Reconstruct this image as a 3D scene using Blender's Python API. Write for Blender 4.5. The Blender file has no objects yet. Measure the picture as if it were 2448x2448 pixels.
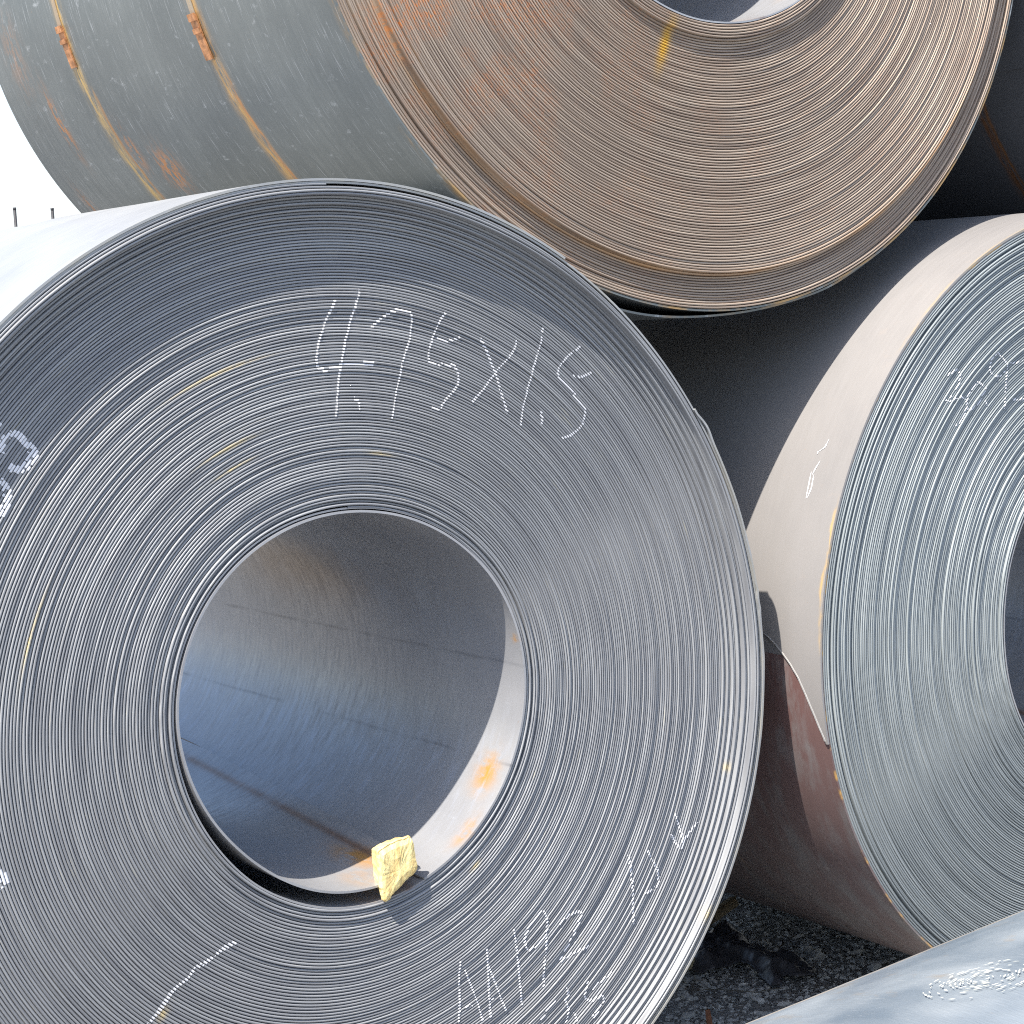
import bpy, bmesh, math, random
from mathutils import Vector, Matrix, noise

random.seed(7)
PI = math.pi
sc = bpy.context.scene
col = sc.collection

# ------------------------------------------------------------------ camera
cd = bpy.data.cameras.new('camera')
cam = bpy.data.objects.new('camera', cd)
col.objects.link(cam)
CAM_FWD = Vector((0.56415252, 0.81918874, -0.10325572))
CAM_RIGHT = Vector((0.81953455, -0.57078196, -0.05070586))
CAM_UP = Vector((0.10047417, 0.05601579, 0.99336155))
cam.matrix_world = Matrix(((CAM_RIGHT.x, CAM_UP.x, -CAM_FWD.x, 0.0),
                           (CAM_RIGHT.y, CAM_UP.y, -CAM_FWD.y, 0.0),
                           (CAM_RIGHT.z, CAM_UP.z, -CAM_FWD.z, 1.77909441),
                           (0, 0, 0, 1)))
cd.sensor_width = 36.0
cd.lens = 36.0 * 4776.14 / 2448.0
cd.clip_start = 0.05
cd.clip_end = 3000.0
sc.camera = cam

# ------------------------------------------------------------------ light
SUN = Vector((-2.55, -1.05, 4.25)).normalized()        # towards the sun
elev = math.asin(SUN.z)
azim = math.atan2(SUN.x, SUN.y)                          # clockwise from +Y
w = bpy.data.worlds.new('World')
sc.world = w
w.use_nodes = True
nt = w.node_tree
sky = nt.nodes.new('ShaderNodeTexSky')
sky.sky_type = 'NISHITA'
sky.sun_disc = False
sky.sun_elevation = elev
sky.sun_rotation = azim
sky.air_density = 1.0
sky.dust_density = 1.2
sky.ozone_density = 1.0
bg = nt.nodes['Background']
bg.inputs['Strength'].default_value = 0.15
# hazy white towards the horizon, as the washed-out sky in the picture
geo_n = nt.nodes.new('ShaderNodeTexCoord')
sep_n = nt.nodes.new('ShaderNodeSeparateXYZ')
nt.links.new(geo_n.outputs['Generated'], sep_n.inputs[0])
mr = nt.nodes.new('ShaderNodeMapRange')
mr.inputs[1].default_value = 0.0; mr.inputs[2].default_value = 0.28
mr.inputs[3].default_value = 0.95; mr.inputs[4].default_value = 0.03
nt.links.new(sep_n.outputs[2], mr.inputs[0])
mx = nt.nodes.new('ShaderNodeMix'); mx.data_type = 'RGBA'
nt.links.new(mr.outputs[0], mx.inputs[0])
nt.links.new(sky.outputs[0], mx.inputs[6])
mx.inputs[7].default_value = (3.25, 3.35, 3.5, 1)
nt.links.new(mx.outputs[2], bg.inputs['Color'])
sl = bpy.data.lights.new('sun', 'SUN')
sl.energy = 4.8
sl.angle = math.radians(0.53)
sl.color = (1.0, 0.94, 0.85)
so = bpy.data.objects.new('sun', sl)
col.objects.link(so)
so.rotation_euler = SUN.to_track_quat('Z', 'Y').to_euler()
so.location = (-3, -3, 8)
sc.view_settings.view_transform = 'Standard'
sc.view_settings.look = 'None'
sc.view_settings.exposure = 1.1
sc.view_settings.gamma = 1.0
sc.cycles.filter_width = 1.1
sc.cycles.use_denoising = False
sc.cycles.use_adaptive_sampling = False
sc.cycles.sample_clamp_indirect = 4.0


# ------------------------------------------------------------------ helpers
def tag(o, label=None, cat=None, group=None, kind=None):
    if label: o['label'] = label
    if cat: o['category'] = cat
    if group: o['group'] = group
    if kind: o['kind'] = kind
    return o


def mesh_obj(name, verts, faces, mat, parent=None, smooth=True, loc=None):
    me = bpy.data.meshes.new(name)
    me.from_pydata(verts, [], faces)
    me.update()
    if smooth:
        me.polygons.foreach_set('use_smooth', [True] * len(me.polygons))
    if mat: me.materials.append(mat)
    o = bpy.data.objects.new(name, me)
    col.objects.link(o)
    if parent: o.parent = parent
    if loc: o.location = loc
    return o


class NT:
    """tiny node DSL"""
    def __init__(s, name):
        s.m = bpy.data.materials.new(name)
        s.m.use_nodes = True
        s.t = s.m.node_tree
        s.b = s.t.nodes['Principled BSDF']

    def n(s, typ, **kw):
        nd = s.t.nodes.new(typ)
        for k, v in kw.items(): setattr(nd, k, v)
        return nd

    def put(s, sock, v):
        if isinstance(v, bpy.types.NodeSocket): s.t.links.new(v, sock)
        else:
            if hasattr(sock.default_value, '__len__') and len(sock.default_value) == 4 and len(v) == 3: v = (*v, 1)
            sock.default_value = v

    def math(s, op, a, b=0.0, c=0.0, clamp=False):
        nd = s.n('ShaderNodeMath', operation=op, use_clamp=clamp)
        s.put(nd.inputs[0], a); s.put(nd.inputs[1], b)
        if len(nd.inputs) > 2: s.put(nd.inputs[2], c)
        return nd.outputs[0]

    def mix(s, fac, a, b, mode='MIX'):
        nd = s.n('ShaderNodeMix', data_type='RGBA', blend_type=mode)
        s.put(nd.inputs[0], fac); s.put(nd.inputs[6], a); s.put(nd.inputs[7], b)
        return nd.outputs[2]

    def obj(s):
        tc = s.n('ShaderNodeTexCoord')
        sp = s.n('ShaderNodeSeparateXYZ')
        s.t.links.new(tc.outputs['Object'], sp.inputs[0])
        s.co = tc.outputs['Object']
        s.x, s.y, s.z = sp.outputs
        s.r = s.math('SQRT', s.math('ADD', s.math('MULTIPLY', s.x, s.x), s.math('MULTIPLY', s.z, s.z)))
        s.cos = s.math('DIVIDE', s.x, s.r)
        s.sin = s.math('DIVIDE', s.z, s.r)
        s.ang = s.math('ARCTAN2', s.z, s.x)
        return s

    def vec(s, a, b, c):
        nd = s.n('ShaderNodeCombineXYZ')
        for i, v in enumerate((a, b, c)): s.put(nd.inputs[i], v)
        return nd.outputs[0]

    def noise(s, v, scale=1.0, detail=3.0, rough=.55):
        nd = s.n('ShaderNodeTexNoise')
        s.put(nd.inputs['Vector'], v)
        nd.inputs['Scale'].default_value = scale
        nd.inputs['Detail'].default_value = detail
        nd.inputs['Roughness'].default_value = rough
        return nd.outputs['Fac']

    def ramp(s, f, lo, hi, a=0.0, b=1.0):
        nd = s.n('ShaderNodeMapRange')
        nd.clamp = True
        s.put(nd.inputs[0], f)
        for i, v in zip((1, 2, 3, 4), (lo, hi, a, b)): nd.inputs[i].default_value = v
        return nd.outputs[0]

    def ring(s, ka, kr, third=None, kt=0.0):
        """coordinates stretched along the winding: seamless in angle"""
        return s.vec(s.math('MULTIPLY', s.cos, ka), s.math('MULTIPLY', s.sin, ka),
                     s.math('MULTIPLY', s.r if third is None else third, kr if third is None else kt))

    def bump(s, h, dist, strength=1.0):
        nd = s.n('ShaderNodeBump')
        nd.inputs['Strength'].default_value = strength
        nd.inputs['Distance'].default_value = dist
        s.put(nd.inputs['Height'], h)
        s.t.links.new(nd.outputs[0], s.b.inputs['Normal'])

    def gauss(s, v, c, wd):
        d = s.math('DIVIDE', s.math('SUBTRACT', v, c), wd)
        return s.math('POWER', 2.71828, s.math('MULTIPLY', s.math('MULTIPLY', d, d), -1.0))

    def done(s, color, rough=.5, metal=0.0, spec=.5):
        s.put(s.b.inputs['Base Color'], color)
        s.put(s.b.inputs['Roughness'], rough)
        s.put(s.b.inputs['Metallic'], metal)
        s.put(s.b.inputs['Specular IOR Level'], spec)
        return s.m


# ------------------------------------------------------------------ materials
def mat_edge(name, base, dark, tint, tint_amt, rust=None, rust_at=None, stain=False, spots=()):
    """slit edges of the strip seen end-on"""
    m = NT(name).obj()
    v1 = m.noise(m.ring(2.2, 260.0), 1.0, 2.0)                   # from wrap to wrap
    v2 = m.noise(m.ring(9.0, 420.0), 1.0, 3.0)                   # along each wrap
    c = m.mix(m.ramp(v1, .38, .62), dark, base)
    c = m.mix(m.math('MULTIPLY', m.ramp(v2, .66, .78), tint_amt), c, tint)
    broad = m.noise(m.co, 2.3, 3.0)
    c = m.mix(m.ramp(broad, .3, .7, 0.0, .35), c, dark)
    if rust:
        v3 = m.noise(m.ring(60.0, 900.0), 1.0, 4.0, .7)
        v4 = m.noise(m.co, 7.0, 4.0, .6)
        patch = m.math('MULTIPLY', m.ramp(v4, .42, .62), m.ramp(v3, .5, .6))
        cx, cz, wd = rust_at
        g = m.math('MULTIPLY', m.gauss(m.x, cx, wd), m.gauss(m.z, cz, wd))
        patch = m.math('MULTIPLY', patch, m.math('ADD', m.math('MULTIPLY', g, 1.2), .12), clamp=True)
        c = m.mix(patch, c, rust)
    for sa, sr, wa, wr in spots:
        g = m.math('MULTIPLY', m.gauss(m.ang, sa, wa), m.gauss(m.r, sr, wr))
        g = m.math('MULTIPLY', g, m.ramp(m.noise(m.co, 70.0, 3.0, .7), .3, .55, .3, 1.2))
        c = m.mix(m.math('MULTIPLY', g, .75, clamp=True), c, (.56, .45, .24))
    if stain:
        g = m.math('MULTIPLY', m.gauss(m.math('ADD', m.x, m.math('MULTIPLY', m.z, -.35)), .010, .013), m.gauss(m.z, -.445, .045))
        c = m.mix(m.math('MULTIPLY', g, .95, clamp=True), c, (.62, .36, .04))
        g = m.math('MULTIPLY', m.gauss(m.r, .925, .005), m.ramp(m.noise(m.ring(3.5, 40.), 1.0, 3.0), .35, .6))
        c = m.mix(m.math('MULTIPLY', g, .6, clamp=True), c, (.5, .27, .10))
    pit = m.noise(m.ring(130.0, 700.0), 1.0, 2.0)
    m.bump(pit, .0004, .15)
    return m.done(c, m.ramp(v2, .3, .7, .5, .62), .15, .3)


def mat_barrel(name, base, dark, streak, bands=(), edge_rust=0.0, tint=None, metal=.35, rough=(.34, .55), extra=None, streak_amt=.5, edge_col=(.42, .25, .09)):
    """rolled strip face: mill scale with streaks along the rolling direction"""
    m = NT(name).obj()
    n1 = m.noise(m.ring(7.0, 0, m.y, 95.0), 1.0, 4.0, .6)
    n2 = m.noise(m.ring(13.0, 0, m.y, 420.0), 1.0, 3.0, .6)
    n3 = m.noise(m.co, 2.6, 4.0, .6)
    c = m.mix(m.ramp(n3, .32, .68), dark, base)
    c = m.mix(m.ramp(n1, .3, .7, 0.0, .45), c, dark)
    c = m.mix(m.math('MULTIPLY', m.ramp(n2, .62, .74), streak_amt), c, streak)
    if tint:
        c = m.mix(m.ramp(m.noise(m.co, 1.3, 2.0), .42, .62, 0, .6), c, tint)
    sc_ = m.noise(m.vec(m.math('MULTIPLY', m.ang, 30.0), m.math('MULTIPLY', m.y, 18.0), 3.0), 1.0, 5.0, .72)
    c = m.mix(m.ramp(sc_, .60, .70, 0, .28), c, streak)
    c = m.mix(m.ramp(sc_, .40, .30, 0, .30), c, dark)
    fl = m.noise(m.co, 60.0, 4.0, .75)
    c = m.mix(m.ramp(fl, .68, .76, 0, .5), c, (.30, .20, .12))
    for (yc, wd, a0, a1, colr, amt) in bands:
        wob = m.math('ADD', m.y, m.math('MULTIPLY', m.math('SUBTRACT', m.noise(m.ring(9.0, 0, m.y, 2.0), 1.0, 3.0), .5), .03))
        g = m.gauss(wob, yc, wd)
        g = m.math('MULTIPLY', g, m.ramp(m.noise(m.ring(16.0, 0, m.y, 90.0), 1.0, 3.0, .65), .36, .56))
        g = m.math('MULTIPLY', g, m.math('MULTIPLY', m.ramp(m.ang, a0, a0 + .08), m.ramp(m.ang, a1 - .08, a1, 1.0, 0.0)))
        c = m.mix(m.math('MULTIPLY', g, amt, clamp=True), c, colr)
    if edge_rust:
        e = m.math('MULTIPLY', m.gauss(m.y, 0.0, .016), m.ramp(m.noise(m.ring(9.0, 0, m.y, 30.0), 1.0, 4.0, .65), .45, .6))
        c = m.mix(m.math('MULTIPLY', e, edge_rust, clamp=True), c, edge_col)
    if extra: c = extra(m, c)
    rr = m.math('ADD', m.ramp(n1, .3, .7, rough[0], rough[1]), m.ramp(n3, .3, .7, -.04, .04))
    m.bump(m.math('ADD', n2, m.math('MULTIPLY', m.noise(m.co, 5.0, 3.0), 2.0)), .0006, .35)
    return m.done(c, rr, metal)


def simple(name, color, rough=.6, metal=0.0, var=.35, scale=20.0, bump=0.0, spec=.5):
    m = NT(name).obj()
    n = m.noise(m.co, scale, 4.0, .6)
    c = m.mix(m.ramp(n, .3, .7), tuple(v * (1 - var) for v in color), tuple(min(1, v * (1 + var)) for v in color))
    if bump: m.bump(n, bump)
    return m.done(c, rough, metal, spec)


# ------------------------------------------------------------------ a wound coil
PITCH = 0.0058


class Coil:
    def __init__(s, name, label, origin, axis, R, r, W, emat, omat, bmat, hR=(0, 0, 0, 0), hr=(0, 0, 0, 0), hole=(0, 0),
                 outer=(), inner=(), noise_amp=.00045, seed=1, segs=256, group=None, step=.0016, face=True, base=0.0):
        s.R, s.r, s.W, s.hR, s.hr, s.hole = R, r, W, hR, hr, hole
        rnd = random.Random(seed)
        s.N = int(round((R - r) / PITCH))
        # y offset of every wrap (towards the viewer = negative y), index 0 = innermost
        off = []
        drift = 0.0
        for k in range(s.N + 2):
            drift = .86 * drift + rnd.gauss(0, step * .3)
            o = drift + rnd.gauss(0, noise_amp)
            if rnd.random() < .12: o += rnd.choice((-1, 1)) * step * rnd.uniform(.5, 1.2)
            off.append(o)
        for j, v in enumerate(outer): off[s.N - 1 - j] = v
        for j, v in enumerate(inner): off[j] = v
        off = [v + base for v in off]
        off[s.N] = off[s.N + 1] = off[s.N - 1]
        s.base = base
        s.off = off
        Y = Vector(axis).normalized()
        X = Y.cross(Vector((0, 0, 1))).normalized()
        Z = X.cross(Y)
        s.root = bpy.data.objects.new(name, None)
        col.objects.link(s.root)
        M3 = Matrix((X, Y, Z)).transposed().to_4x4()
        base = Vector(origin) - Z * R
        s.root.matrix_world = Matrix.Translation(base) @ M3
        tag(s.root, label, 'steel coil', group)
        s.loc = (0, 0, R)
        s.segs = segs
        if face: s.build_face(emat)
        s.build_shell(omat, bmat)

    def radius(s, q, th):
        """q 0..1 from bore to outside"""
        c2, s2, c3, s3 = math.cos(2 * th), math.sin(2 * th), math.cos(3 * th), math.sin(3 * th)
        f = lambda h: h[0] * c2 + h[1] * s2 + h[2] * c3 + h[3] * s3
        return s.r + (s.R - s.r) * q + f(s.hR) * q + f(s.hr) * (1 - q)

    def xz(s, q, th, dr=0.0):
        rr = s.radius(q, th) + dr
        k = max(0.0, 1 - q)
        return rr * math.cos(th) + s.hole[0] * k, rr * math.sin(th) + s.hole[1] * k

    def yoff(s, t):
        """t in wraps"""
        i = int(math.floor(t))
        i = max(0, min(s.N, i))
        u = t - i
        # the strip holds its place for most of a turn and then shifts
        u = max(0.0, min(1.0, (u - .35) / .3)); u = u * u * (3 - 2 * u)
        return -(s.off[i] * (1 - u) + s.off[min(i + 1, s.N)] * u)

    def build_face(s, mat):
        prof = [(.02, .0085), (.07, .0034), (.13, .0016), (.21, .0005), (.32, .0), (.68, .0), (.79, .0005), (.87, .0016), (.93, .0034), (.98, .0085)]
        verts, faces = [], []
        P = len(prof)
        n = s.segs
        tot = s.N * n
        for i in range(tot + 1):
            t = i / n                              # wraps
            th = PI * .5 - 2 * PI * t              # outward going clockwise, seams at the top
            yo = s.yoff(t) + .0004 * noise.noise(Vector((math.cos(th) * 6, math.sin(th) * 6, t * .9)))
            wob = .00035 * noise.noise(Vector((math.cos(th) * 4 + 9, math.sin(th) * 4, t * .45)))
            for u, d in prof:
                q = min(1.0, (t + u) / (s.N + 1))
                x, z = s.xz(q, th, wob)
                verts.append((x, yo + d, z))
        for i in range(tot):
            a = i * P
            for j in range(P - 1):
                faces.append((a + j, a + j + 1, a + P + j + 1, a + P + j))
        # joint floor between neighbouring wraps, deep and dark
        for i in range(tot - n):
            a = i * P + P - 1
            b = (i + n) * P
            faces.append((a, b, b + P, a + P))
        o = mesh_obj('wound_strip_edges', verts, faces, mat, s.root, True, s.loc)
        tag(o, kind='stuff')
        s.edges = o

    def shell(s, name, q, mat, y0, y1, thick, inward, th0=0.0, th1=2 * PI, dr=0.0, n=None, rows=10, wav=.0012, seed=0, y_of=None, dr_of=None):
        n = n or s.segs
        verts, faces = [], []
        closed = abs(th1 - th0 - 2 * PI) < 1e-6
        cnt = n if closed else n + 1
        cols = []
        sgn = -1 if inward else 1
        for i in range(cnt):
            th = th0 + (th1 - th0) * i / n
            c = []
            a0 = y0(th) if callable(y0) else y0
            a1 = y1(th) if callable(y1) else y1
            for k in range(rows + 1):
                y = a0 + (a1 - a0) * k / rows
                wv = wav * noise.noise(Vector((math.cos(th) * 3 + seed, math.sin(th) * 3, y * 3)))
                ex = dr_of(th, y) if dr_of else 0
                x, z = s.xz(q, th, dr + wv + ex)
                c.append((x, y, z))
            for k in range(rows, -1, -1):
                y = a0 + (a1 - a0) * k / rows
                wv = wav * noise.noise(Vector((math.cos(th) * 3 + seed, math.sin(th) * 3, y * 3)))
                ex = dr_of(th, y) if dr_of else 0
                x, z = s.xz(q, th, dr + wv + ex - sgn * thick)
                c.append((x, y, z))
            cols.append(c)
        m = len(cols[0])
        for c in cols: verts += c
        for i in range(n):
            a = i * m; b = ((i + 1) % cnt) * m
            for k in range(m):
                k2 = (k + 1) % m
                faces.append((a + k, b + k, b + k2, a + k2))
        if not closed:
            faces.append(tuple(range(m)))
            faces.append(tuple(range((cnt - 1) * m, cnt * m))[::-1])
        o = mesh_obj(name, verts, faces, mat, s.root, True, s.loc)
        # sharp corners where the strip is cut
        me = o.data
        bm = bmesh.new(); bm.from_mesh(me)
        bmesh.ops.recalc_face_normals(bm, faces=bm.faces)
        for e in bm.edges:
            if len(e.link_faces) == 2 and e.calc_face_angle(0) > .6: e.smooth = False
        bm.to_mesh(me); bm.free()
        return o

    def build_shell(s, omat, bmat):
        yo = s.yoff(s.N - .5) + .0015
        s.outer = s.shell('outer_wrap', 1.0, omat, yo, s.W, .004, False, dr=.0022)
        if bmat: s.bore = s.shell('bore_wrap', 0.0, bmat, .002 - s.off[0], s.W, .0035, True, dr=-.002)
        # far end of the roll
        verts, faces = [], []
        n = 96
        for i in range(n):
            th = 2 * PI * i / n
            x, z = s.xz(.01, th); verts.append((x, s.W - .004, z))
            x, z = s.xz(.995, th); verts.append((x, s.W - .004, z))
        for i in range(n):
            a, b = 2 * i, 2 * ((i + 1) % n)
            faces.append((a, a + 1, b + 1, b))
        mesh_obj('back_edges', verts, faces, omat, s.root, False, s.loc)
        for o in (s.root.children[-1],): o.data.update()

    # chalk that only the crests of the wraps have taken up
    def chalk(s, strokes, width, mat, label, seed=3, patchy=.12, wide=(.16, .80)):
        bins = set()
        dt = .0008 / (2 * PI * .65)
        for st in strokes:
            P = [Vector(p) for p in st]
            for i in range(len(P) - 1):
                p0 = P[max(0, i - 1)]; p1 = P[i]; p2 = P[i + 1]; p3 = P[min(len(P) - 1, i + 2)]
                k = max(2, int((p2 - p1).length / .0007))
                for j in range(k):
                    t = j / k
                    c = .5 * ((2 * p1) + (-p0 + p2) * t + (2 * p0 - 5 * p1 + 4 * p2 - p3) * t * t + (-p0 + 3 * p1 - 3 * p2 + p3) * t ** 3)
                    d = (-p0 + p2 + 2 * (2 * p0 - 5 * p1 + 4 * p2 - p3) * t + 3 * (-p0 + 3 * p1 - 3 * p2 + p3) * t * t)
                    if d.length < 1e-9: continue
                    d.normalize(); n = Vector((-d.y, d.x))
                    w = width * (.75 + .5 * noise.noise(Vector((c.x * 30, c.y * 30, seed))))
                    m = max(3, int(w / .0008))
                    for a in range(m + 1):
                        o = c + n * (w * (a / m - .5))
                        if noise.noise(Vector((o.x * 130, o.y * 130, seed))) < -.5 + patchy: continue
                        tt, u = s.wraps_at(o)
                        if .25 < u < .75: bins.add(int(tt / dt))
        verts, faces = [], []
        bl = sorted(bins); i = 0
        while i < len(bl):
            j = i
            while j + 1 < len(bl) and bl[j + 1] - bl[j] <= 2: j += 1
            t0, t1 = bl[i] * dt, (bl[j] + 1) * dt
            i = j + 1
            n = max(1, int((t1 - t0) / (dt * 4)))
            b0 = len(verts)
            for k in range(n + 1):
                t = t0 + (t1 - t0) * k / n
                if t < 0 or t > s.N: break
                th = PI * .5 - 2 * PI * t
                y = s.yoff(t)
                for u, dy in ((wide[0], .0006), (.34, -.0007), (.62, -.0007), (wide[1], .0004)):
                    x, z = s.xz((t + u) / (s.N + 1), th)
                    verts.append((x, y + dy, z))
            n = (len(verts) - b0) // 4 - 1
            for k in range(n):
                a = b0 + 4 * k
                for c in range(3): faces.append((a + c, a + c + 1, a + 4 + c + 1, a + 4 + c))
        o = mesh_obj('chalk_writing', verts, faces, mat, s.root, False, s.loc)
        tag(o, label, kind='stuff')
        return o

    def wraps_at(s, p):
        """position in wraps of a point of the face"""
        th = math.atan2(p.y, p.x)
        q = .5
        for _ in range(6):
            cx, cz = p.x - s.hole[0] * (1 - q), p.y - s.hole[1] * (1 - q)
            th = math.atan2(cz, cx); rr = math.hypot(cx, cz)
            f = s.radius(1, th) - s.radius(0, th)
            q = (rr - s.radius(0, th)) / f
        T = q * (s.N + 1)
        ph = ((PI * .5 - th) / (2 * PI)) % 1.0          # fraction of the turn
        k = math.floor(T - ph)
        return k + ph, T - ph - k

    def frac(s, p): return s.wraps_at(p)[1]

    def surf(s, p):
        t, u = s.wraps_at(p)
        return s.yoff(max(0, min(s.N - .001, t)))

# ================================================================== materials
SPOTS_A = [(-0.264, 0.958, 0.01, 0.006), (-0.588, 1.0, 0.016, 0.012), (-0.634, 1.008, 0.02, 0.006), (-0.264, 1.008, 0.008, 0.004), (1.368, 0.511, 0.05, 0.003), (1.946, 0.579, 0.1, 0.0035), (1.962, 0.541, 0.07, 0.003), (2.75, 0.66, 0.1, 0.003), (2.45, 0.86, 0.05, 0.003), (1.9, 0.71, 0.12, 0.003), (-2.3, 0.63, 0.012, 0.015), (-0.9, 0.43, 0.03, 0.004)]
M_EDGE_A = mat_edge('slit_edge_blue_grey', (.315, .322, .33), (.195, .20, .212), (.50, .46, .32), .6, spots=SPOTS_A)
M_EDGE_C = mat_edge('slit_edge_cool_grey', (.325, .352, .355), (.19, .212, .22), (.42, .43, .40), .3)
M_EDGE_B = mat_edge('slit_edge_rusted', (.41, .335, .265), (.22, .17, .135), (.50, .34, .20), .7,
                    rust=(.55, .20, .06), rust_at=(-.72, -.22, .42), stain=True)
GOLD = (.55, .33, .10)
ORANGE = (.52, .22, .06)


def extra_bore(m, c):
    # warm bounce from the sunlit strip painted brown; then orange drips where water stood
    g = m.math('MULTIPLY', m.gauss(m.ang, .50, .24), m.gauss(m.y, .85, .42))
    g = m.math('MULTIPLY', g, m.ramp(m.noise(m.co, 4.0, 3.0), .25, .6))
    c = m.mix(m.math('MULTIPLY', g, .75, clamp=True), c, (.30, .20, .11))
    for a, y, wa, wy, amt in ((-.46, .10, .10, .035, 1.0), (-.80, .058, .09, .02, .8), (-1.25, .21, .10, .10, 1.0), (.25, .05, .022, .012, 1.0), (-1.45, .10, .10, .06, .4)):
        g = m.math('MULTIPLY', m.gauss(m.ang, a, wa), m.gauss(m.y, y, wy))
        g = m.math('MULTIPLY', g, m.ramp(m.noise(m.ring(12., 0, m.y, 16.0), 1.0, 4.0, .65), .36, .54))
        c = m.mix(m.math('MULTIPLY', g, amt, clamp=True), c, (.55, .28, .06))
    # long creases left by the mandrel
    for a in (.115, -.387):
        wob = m.math('ADD', m.ang, m.math('MULTIPLY', m.math('SUBTRACT', m.noise(m.co, 5.0), .5), .02))
        g = m.math('MULTIPLY', m.gauss(wob, a, .009), m.ramp(m.noise(m.vec(0, m.math('MULTIPLY', m.y, 6.0), a), 1.0), .36, .62))
        c = m.mix(m.math('MULTIPLY', g, .4, clamp=True), c, (.05, .05, .06))
    # rust along the cut end of the inner wrap, which runs up the bore at a slant
    yy = m.math('POWER', m.math('MAXIMUM', m.math('DIVIDE', m.math('SUBTRACT', m.y, .036), 1.3), 0.0), .8)
    line = m.math('SUBTRACT', m.ang, m.math('ADD', m.math('MULTIPLY', yy, .314), -1.262))
    g = m.math('MULTIPLY', m.gauss(line, 0.0, .030), m.ramp(m.noise(m.co, 9.0, 3.0), .3, .55, .35, 1.0))
    c = m.mix(m.math('MULTIPLY', g, .85, clamp=True), c, (.20, .105, .06))
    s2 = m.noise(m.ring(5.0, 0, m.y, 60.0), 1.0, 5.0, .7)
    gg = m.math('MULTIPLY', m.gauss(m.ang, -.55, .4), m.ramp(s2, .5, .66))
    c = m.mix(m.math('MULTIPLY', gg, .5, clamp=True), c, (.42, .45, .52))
    return c


M_BARREL_A = mat_barrel('rolled_steel_bright', (.37, .375, .37), (.30, .305, .31), (.5, .5, .5), metal=.35, rough=(.42, .55), edge_rust=.25, edge_col=(.40, .36, .26))
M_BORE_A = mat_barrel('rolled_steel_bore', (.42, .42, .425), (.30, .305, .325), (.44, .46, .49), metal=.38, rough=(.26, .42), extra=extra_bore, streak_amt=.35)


def extra_b(m, c):
    # rusty spatter beside the left strap mark
    for a, y, wa, wy, amt in ((-2.49, 1.02, .05, .045, 1.0), (-2.66, 1.425, .075, .02, .9), (-2.56, 1.13, .05, .018, .8), (-2.44, 1.58, .05, .02, .5), (-2.85, 1.52, .09, .05, .25)):
        g = m.math('MULTIPLY', m.gauss(m.ang, a, wa), m.gauss(m.y, y, wy))
        g = m.math('MULTIPLY', g, m.ramp(m.noise(m.ring(26., 0, m.y, 75.0), 1.0, 4.0, .7), .47, .53))
        c = m.mix(m.math('MULTIPLY', g, amt, clamp=True), c, (.50, .20, .05))
    return c


M_BARREL_B = mat_barrel('rolled_steel_green_grey', (.185, .20, .195), (.115, .128, .128), (.66, .68, .70),
                        bands=((1.192, .020, -3.2, -2.0, (.52, .35, .13), 1.0), (1.168, .006, -2.75, -2.0, (.42, .20, .06), .9),
                               (.535, .019, -3.1, -2.0, (.52, .31, .11), 1.0), (.520, .005, -2.7, -2.0, (.55, .24, .07), .9)),
                        edge_rust=.8, metal=.35, rough=(.34, .5), extra=extra_b, streak_amt=.55)


def extra_c(m, c):
    # red-brown primer tone on the lower flank, yellow rust lip along the cut edge
    low = m.math('MULTIPLY', m.ramp(m.math('MULTIPLY', m.ang, -1.0), 2.2, 3.06, 1.0, 1.0), m.ramp(m.ang, -3.1, -2.4, 1.0, .55))
    is_low = m.math('LESS_THAN', m.ang, 0.0)
    wob = m.ramp(m.noise(m.ring(5.0, 0, m.y, 16.0), 1.0, 5.0, .7), .38, .56, .35, 1.0)
    c = m.mix(m.math('MULTIPLY', m.math('MULTIPLY', low, is_low), wob), c, (.15, .082, .076))
    g = m.math('MULTIPLY', m.gauss(m.y, .520, .004), m.ramp(m.noise(m.co, 9.0), .4, .6))
    c = m.mix(m.math('MULTIPLY', g, .6, clamp=True), c, (.30, .20, .12))
    g = m.math('MULTIPLY', m.gauss(m.y, .002, .0035), m.ramp(m.noise(m.ring(14., 0, m.y, 30.0), 1.0, 3.0), .54, .66))
    c = m.mix(m.math('MULTIPLY', g, .9, clamp=True), c, (.62, .36, .10))
    return c


M_BARREL_C = mat_barrel('rolled_steel_rosy', (.235, .228, .226), (.20, .195, .197), (.30, .27, .24), metal=.2, rough=(.40, .55), extra=extra_c, streak_amt=.35)
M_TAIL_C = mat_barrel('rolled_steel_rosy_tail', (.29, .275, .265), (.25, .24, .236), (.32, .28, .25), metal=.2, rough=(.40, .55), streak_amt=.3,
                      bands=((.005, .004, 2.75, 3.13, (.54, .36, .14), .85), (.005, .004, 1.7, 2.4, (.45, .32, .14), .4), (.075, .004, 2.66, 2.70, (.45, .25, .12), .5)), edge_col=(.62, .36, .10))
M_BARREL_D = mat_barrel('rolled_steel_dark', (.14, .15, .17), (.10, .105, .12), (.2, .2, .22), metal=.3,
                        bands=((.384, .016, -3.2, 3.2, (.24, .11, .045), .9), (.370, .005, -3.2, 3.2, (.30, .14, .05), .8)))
M_STRAP = mat_barrel('rusty_strapping', (.40, .36, .28), (.28, .20, .13), (.62, .40, .14), metal=.3, streak_amt=.9)
M_CHALK = simple('chalk_white', (.66, .66, .68), .9, var=.06, scale=300)

# ================================================================== setting
ground_noise = lambda x, y: .012 * noise.noise(Vector((x * 1.1, y * 1.1, 0))) - .02


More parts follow.
